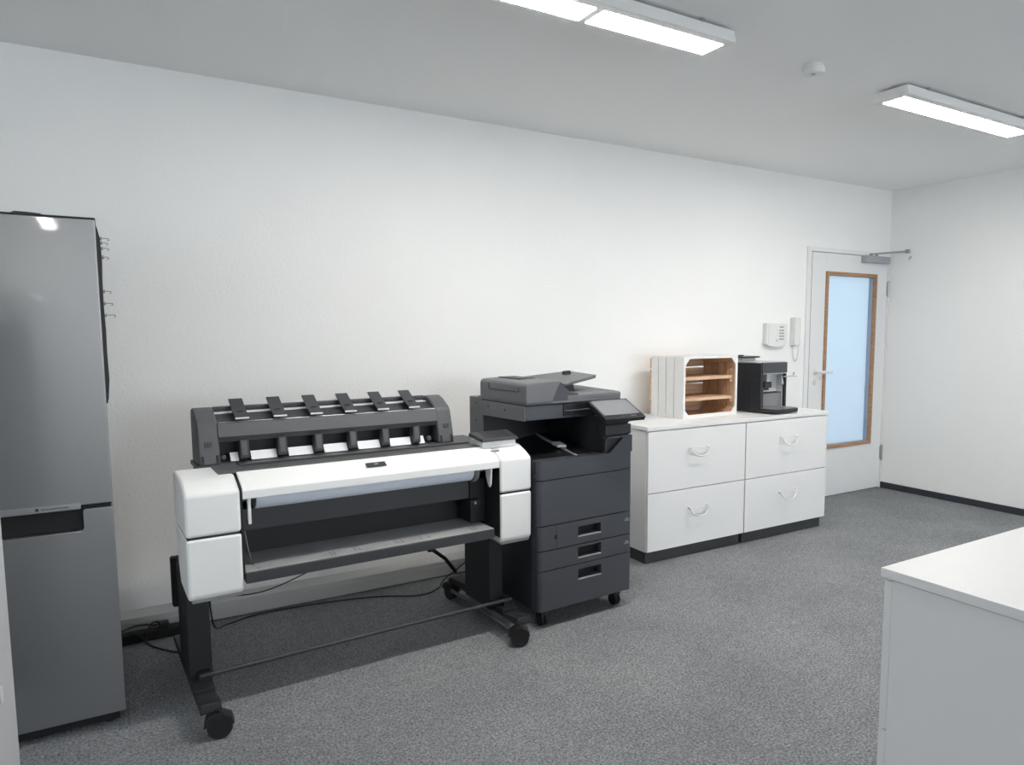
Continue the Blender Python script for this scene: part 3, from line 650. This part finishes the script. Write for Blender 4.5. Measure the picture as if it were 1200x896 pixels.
for x in (.055, .500):
    for y in (.062, .575):
        q = MB()
        for s0 in (-1, 1): q.cyl((x + s0 * .003, y, .031), (x + s0 * .017, y, .031), .031, n=24, bev=.004)
        q.box(x - .019, x + .019, y - .026, y + .030, .054, .086, .006); q.box(x - .0035, x + .0035, y - .02, y + .02, .02, .06)
        cpart(q, 'caster', 'rubber')

# ------------------------------------------------------------------ wooden crate
WC = thing('wooden_crate', 'wooden fruit crate with inner shelves, painted white outside, on the filing cabinets', 'crate', (3.025, -.428, .826), 3.16)
W_, D_, H_ = .497, .303, .390
def plank2(x0, x1, y0, y1, z0, z1, axis, outer):
    """plank painted on its outer face: white skin plus bare inner layer, one mesh"""
    m = MB(); sk = .003
    if axis == 'x':
        if outer < 0: m.mi = 0; m.box(x0, x0 + sk, y0, y1, z0, z1); m.mi = 1; m.box(x0 + sk, x1, y0, y1, z0, z1)
        else: m.mi = 0; m.box(x1 - sk, x1, y0, y1, z0, z1); m.mi = 1; m.box(x0, x1 - sk, y0, y1, z0, z1)
    else:
        if outer > 0: m.mi = 0; m.box(x0, x1, y0, y1, z1 - sk, z1); m.mi = 1; m.box(x0, x1, y0, y1, z0, z1 - sk)
        else: m.mi = 0; m.box(x0, x1, y0, y1, z0, z0 + sk); m.mi = 1; m.box(x0, x1, y0, y1, z0 + sk, z1)
    return m
ys = [(.010, .082), (.087, .155), (.160, .228), (.233, .297)]
for y0, y1 in ys:
    plank2(0, .012, y0, y1, 0, H_, 'x', -1).build('side_plank', [M['crate_white'], M['wood_in_v']], WC)
    plank2(W_ - .012, W_, y0, y1, 0, H_, 'x', 1).build('side_plank', [M['crate_white'], M['wood_in_v']], WC)
for y0, y1 in ((.010, .150), (.155, .297)):
    plank2(.0125, W_ - .0125, y0, y1, H_ - .010, H_, 'z', 1).build('top_plank', [M['crate_white'], M['wood_in']], WC)
    plank2(.0125, W_ - .0125, y0, y1, 0, .010, 'z', -1).build('bottom_plank', [M['crate_white'], M['wood_in']], WC)
m = MB(); m.box(0, .017, 0, .010, 0, H_, .001); m.box(W_ - .017, W_, 0, .010, 0, H_, .001); m.box(.017, W_ - .017, .0005, .010, H_ - .013, H_, .001); m.box(.017, W_ - .017, .0005, .010, 0, .022, .001)
for sx in (0, 1):
    for sz in (0, 1):
        X = lambda u: (.012 + u) if sx == 0 else (W_ - .012 - u)
        Z = lambda u: (.010 + u) if sz == 0 else (H_ - .010 - u)
        m.prism([(X(0), Z(0)), (X(.045), Z(0)), (X(0), Z(.050))], 'y', .001, .012)
m.build('front_frame', M['crate_white'], WC)
for sx in (0, 1):
    for sz in (0, 1):
        X = lambda u: (.0125 + u) if sx == 0 else (W_ - .0125 - u)
        Z = lambda u: (.0105 + u) if sz == 0 else (H_ - .0105 - u)
        q = MB(); q.prism([(X(0), Z(0)), (X(.040), Z(0)), (X(0), Z(.040))], 'y', .0125, .285); q.build('corner_post', M['wood_in'], WC)
for z0, z1 in ((.012, .095), (.103, .190), (.198, .300), (.312, .378)):
    MB().box(-.004, W_ + .004, .2975, .3055, z0, z1, .001).build('back_slat', M['wood_in'], WC)
MB().box(.150, .205, .286, .297, .011, H_ - .011, .001).build('back_batten', M['wood_in_v'], WC)
for zc in (.124, .258):
    for y0, y1 in ((.030, .120), (.128, .205), (.213, .285)):
        MB().box(.0125, W_ - .0125, y0, y1, zc - .018, zc + .002, .001).build('shelf_board', M['wood_in'], WC)
    for x in (.0130, W_ - .0330):
        MB().box(x, x + .020, .032, .283, zc - .040, zc - .0185).build('shelf_bearer', M['wood_in'], WC)

# ------------------------------------------------------------------ coffee machine
KM = thing('coffee_machine', 'black and silver coffee machine on the filing cabinets beside the crate', 'coffee machine', (3.674, -.470, .826), 3.5)
def kp(mb, name, mat, label=None):
    o = mb.build(name, M[mat], KM)
    if label: o['label'] = label
    return o
m = MB(); m.box(0, .272, .10, .415, .006, .336, .006); m.box(0, .030, .004, .10, .006, .336, .004); m.box(.254, .272, .004, .024, .006, .336, .003); kp(m, 'machine_body', 'k_black')
m = MB(); m.box(.002, .270, .02, .41, .337, .344, .002); kp(m, 'top_plate', 'k_silver')
m = MB(); m.box(.008, .268, -.004, .10, .268, .340, .005); cp_ = kp(m, 'control_front', 'k_panel')
m = MB(); m.box(.030, .245, -.0055, -.003, .280, .332, .001); cd = m.build('glossy_display', M['k_panel'], cp_)
m = MB()
for x, z in ((.075, .318), (.095, .306), (.070, .296), (.085, .288)): m.cyl((x, -.0052, z), (x, -.0068, z), .0055, n=16)
m.build('touch_symbols', M['dark_line'], cd)
m = MB(); m.box(.020, .262, -.002, .06, .262, .268, .001); kp(m, 'panel_trim', 'k_silver')
m = MB(); m.box(.030, .254, .075, .10, .135, .262); m.box(.254, .271, .0245, .10, .036, .262); kp(m, 'back_splash', 'k_white')
m = MB(); m.box(.030, .252, .030, .10, .034, .130, .003); kp(m, 'grounds_drawer', 'k_grey'); m = MB(); m.box(.030, .252, .028, .10, .130, .134); kp(m, 'drawer_gap', 'dark_line')
m = MB(); m.box(.026, .098, -.010, .08, .170, .212, .005); sp = kp(m, 'coffee_spout', 'k_black')
m = MB(); m.cyl((.048, .012, .170), (.048, .012, .158), .006, n=12); m.cyl((.076, .012, .170), (.076, .012, .158), .006, n=12); m.build('nozzle', M['k_black'], sp)
m = MB(); m.box(.082, .108, .02, .07, .212, .262, .003); m.box(.030, .066, .06, .075, .215, .258, .002); kp(m, 'spout_carrier', 'k_silver')
m = MB(); m.box(.118, .165, .066, .075, .148, .158, .002); kp(m, 'cup_light', 'k_black')
m = MB(); m.tube([(.238, .05, .246), (.234, .02, .236), (.216, -.004, .206), (.200, -.014, .196)], .006, 10); m.cyl((.206, -.010, .199), (.196, -.016, .190), .010, n=14); m.tube([(.238, .03, .236), (.262, -.01, .242), (.300, -.030, .244), (.322, -.036, .240)], .004, 10); m.cyl((.300, -.030, .252), (.300, -.034, .272), .005, n=12); kp(m, 'milk_frother', 'k_silver')
m = MB(); pr_ = [(.0, .02), (.002, -.085), (.012, -.105), (.05, -.118), (.222, -.118), (.260, -.105), (.270, -.085), (.272, .02)]
m.prism(pr_, 'z', .008, .034, .004); kp(m, 'drip_tray', 'k_black')
m = MB(); m.prism([(.014, .02), (.016, -.083), (.024, -.094), (.055, -.106), (.218, -.106), (.248, -.094), (.257, -.083), (.258, .02)], 'z', .033, .0365, .001); kp(m, 'drip_grate', 'k_grey')
m = MB(); m.prism([(.03, .05), (.03, -.07), (.05, -.085), (.22, -.085), (.24, -.07), (.24, .05)], 'z', 0, .009); m.box(.02, .25, .05, .40, 0, .007); kp(m, 'machine_foot', 'rubber')
m = MB(); m.box(.055, .195, .21, .36, .343, .366, .008, 3); kp(m, 'bean_hopper', 'k_silver')
m = MB(); m.box(.035, .215, .19, .38, .366, .376, .004); m.cyl((.125, .285, .376), (.125, .285, .384), .02, n=20, bev=.003); kp(m, 'hopper_lid', 'k_black')

# ------------------------------------------------------------------ alarm panel and entry phone
al = thing('alarm_panel', 'white wall keypad with rounded lower edge above the coffee machine', 'alarm panel', (4.300, 0, 1.352))
m = MB(); bot = [(-.115 + .23 * i / 10, -.078 - .020 * math.sin(PI * i / 10)) for i in range(11)]
m.prism([(-.115, .084), (-.115, -.074)] + bot[1:-1] + [(.115, -.074), (.115, .084)], 'y', -.042, 0, .008, 3); ao = m.build('panel_case', M['plastic_w'], al)
kb = MB()
for r_ in range(4):
    for c in range(3): kb.box(.024 + c * .018, .036 + c * .018, -.045, -.041, .030 - r_ * .022 - .006, .030 - r_ * .022 + .006, .0015)
kb.build('keypad', M['key'], al)
m = MB(); m.box(.028, .070, -.0435, -.041, .050, .060, .001); m.build('status_window', M['key'], al)
m = MB(); m.box(-.094, -.0925, -.0425, -.041, -.072, .078); m.build('case_seam', M['key'], al)
m = MB(); m.tube([(-.012, -.043, -.036), (.002, -.043, -.050), (.016, -.043, -.054)], .002, 6, 2); m.build('logo_swoosh', M['key'], al)

ph = thing('entry_phone', 'slim white entry phone with coiled cord between keypad and door frame', 'intercom', (4.536, 0, 1.372))
m = MB(); m.box(-.047, .047, -.022, 0, -.105, .108, .006, 3); m.build('phone_base', M['plastic_w'], ph)
m = MB(); m.box(-.045, -.004, -.052, -.021, -.107, .110, .008, 3); m.box(-.004, .044, -.034, -.021, -.100, .104, .006, 3); m.build('handset', M['plastic_w'], ph)
m = MB(); m.box(-.002, .008, -.037, -.033, -.040, .060, .001); m.build('handset_slot', M['key'], ph)
m = MB(); pts = []
for i in range(181):
    t = i / 180; ang = PI * (1 - t)
    bx = .034 * math.cos(ang) + .010; bz = -.105 - .125 * math.sin(PI * t)
    pts.append((bx + .005 * math.cos(t * 44 * PI), -.014 + .005 * math.sin(t * 44 * PI), bz))
m.tube(pts, .0018, 6, 0); m.build('coiled_cord', M['plastic_w'], ph)

# ------------------------------------------------------------------ cables at the foot of the wall
def cord(name, label, cat, parts):
    t = thing(name, label, cat, parts[0][1][0] if False else (0, 0, 0))
    for nm, mat, mb in parts: mb.build(nm, M[mat], t)
    return t
c = thing('power_extension', 'black power strip and looping cords on the carpet between fridge and plotter', 'power strip', (.13, -.185, 0), 2)
rx = lambda pts: [(x - .13, y + .185, z) for x, y, z in pts]
m = MB(); m.box(-.19, .14, -.028, .028, 0, .042, .006); m.build('strip_case', M['p_blackest'], c)
m = MB(); m.box(-.012, .030, -.020, .020, .040, .068, .006); m.build('plug', M['rubber'], c)
m = MB(); m.box(.078, .112, -.0295, -.024, .010, .026, .002); m.build('switch', M['k_grey'], c)
m = MB(); m.tube(rx([(-.04, -.26, .082), (.02, -.20, .075), (.075, -.165, .060), (.10, -.170, .052), (.125, -.18, .06)]), .004, 8); m.build('cord', M['cable'], c)
m = MB(); m.tube(rx([(-.04, -.27, .076), (.03, -.235, .050), (.062, -.235, .010), (.066, -.245, .006), (.085, -.30, .006), (.130, -.375, .006), (.172, -.425, .006), (.200, -.40, .006), (.225, -.30, .006), (.250, -.225, .006), (.272, -.175, .012), (.264, -.17, .02)]), .0042, 8); m.build('cord', M['cable'], c)
m = MB(); m.tube(rx([(.066, -.225, .008), (.070, -.22, .040), (.088, -.21, .075), (.110, -.20, .078), (.122, -.195, .068)]), .0036, 8); m.build('cord', M['cable'], c)
c = MB(); c.tube([(.285, -.80, .47), (.285, -.68, .36), (.32, -.45, .10), (.40, -.22, .009), (.55, -.165, .007), (.85, -.18, .006), (1.10, -.24, .006), (1.30, -.34, .006), (1.42, -.30, .006), (1.50, -.20, .012), (1.62, -.15, .05), (1.70, -.14, .10)], .0034, 8)
tag(c.build('black_cable', M['cable']), 'long black cable lying on the carpet along the wall behind the plotter', 'cable')
c = MB(); c.tube([(.87, -.70, .475), (.80, -.62, .38), (.66, -.58, .30), (.48, -.60, .265), (.30, -.62, .30), (.255, -.64, .40), (.26, -.66, .47)], .0028, 8)
tag(c.build('data_cable', M['cable']), 'thin dark cable sagging in an arc under the plotter body', 'cable')

# ------------------------------------------------------------------ light, world, camera
wd = bpy.data.worlds.new('sky'); scene.world = wd; wd.use_nodes = True
bgn = wd.node_tree.nodes['Background']; bgn.inputs[0].default_value = (.84, .92, 1.0, 1); bgn.inputs[1].default_value = 8.0
hl = bpy.data.lights.new('hall_lamp', 'AREA'); hl.size = 1.0; hl.color = (.74, .88, 1.0); hl.energy = 11
ho_ = bpy.data.objects.new('hall_lamp', hl); COL.objects.link(ho_); ho_.location = (4.95, 1.5, 1.6)
ho_.rotation_euler = (Vector((5.2, 0, 1.1)) - Vector(ho_.location)).to_track_quat('-Z', 'Y').to_euler()

cam = bpy.data.cameras.new('camera'); co_ = bpy.data.objects.new('camera', cam); COL.objects.link(co_); scene.camera = co_
yaw, pit, rol = math.radians(32.07799252), math.radians(5.74459857), math.radians(.06965097)
F, CX, CY = 843.035, 658.778, 472.371
fwd = Vector((math.sin(yaw) * math.cos(pit), math.cos(yaw) * math.cos(pit), -math.sin(pit)))
rt = Vector((math.cos(yaw), -math.sin(yaw), 0)); dn = fwd.cross(rt)
r2 = rt * math.cos(rol) + dn * math.sin(rol); d2_ = -rt * math.sin(rol) + dn * math.cos(rol)
R = Matrix((r2, -d2_, -fwd)).transposed().to_4x4()
co_.matrix_world = Matrix.Translation((0, -3.82583, 1.38)) @ R
cam.sensor_fit = 'HORIZONTAL'; cam.sensor_width = 36; cam.lens = F / 1200 * 36
cam.shift_x = (600 - CX) / 1200; cam.shift_y = (CY - 448) / 1200
cam.clip_start = .02

vs = scene.view_settings; scene.display_settings.display_device = 'sRGB'
vs.view_transform = 'Standard'; vs.look = 'None'; vs.gamma = 1; vs.use_curve_mapping = False; vs.exposure = 0.08
scene.cycles.use_denoising = True
scene.cycles.max_bounces = 10; scene.cycles.diffuse_bounces = 6
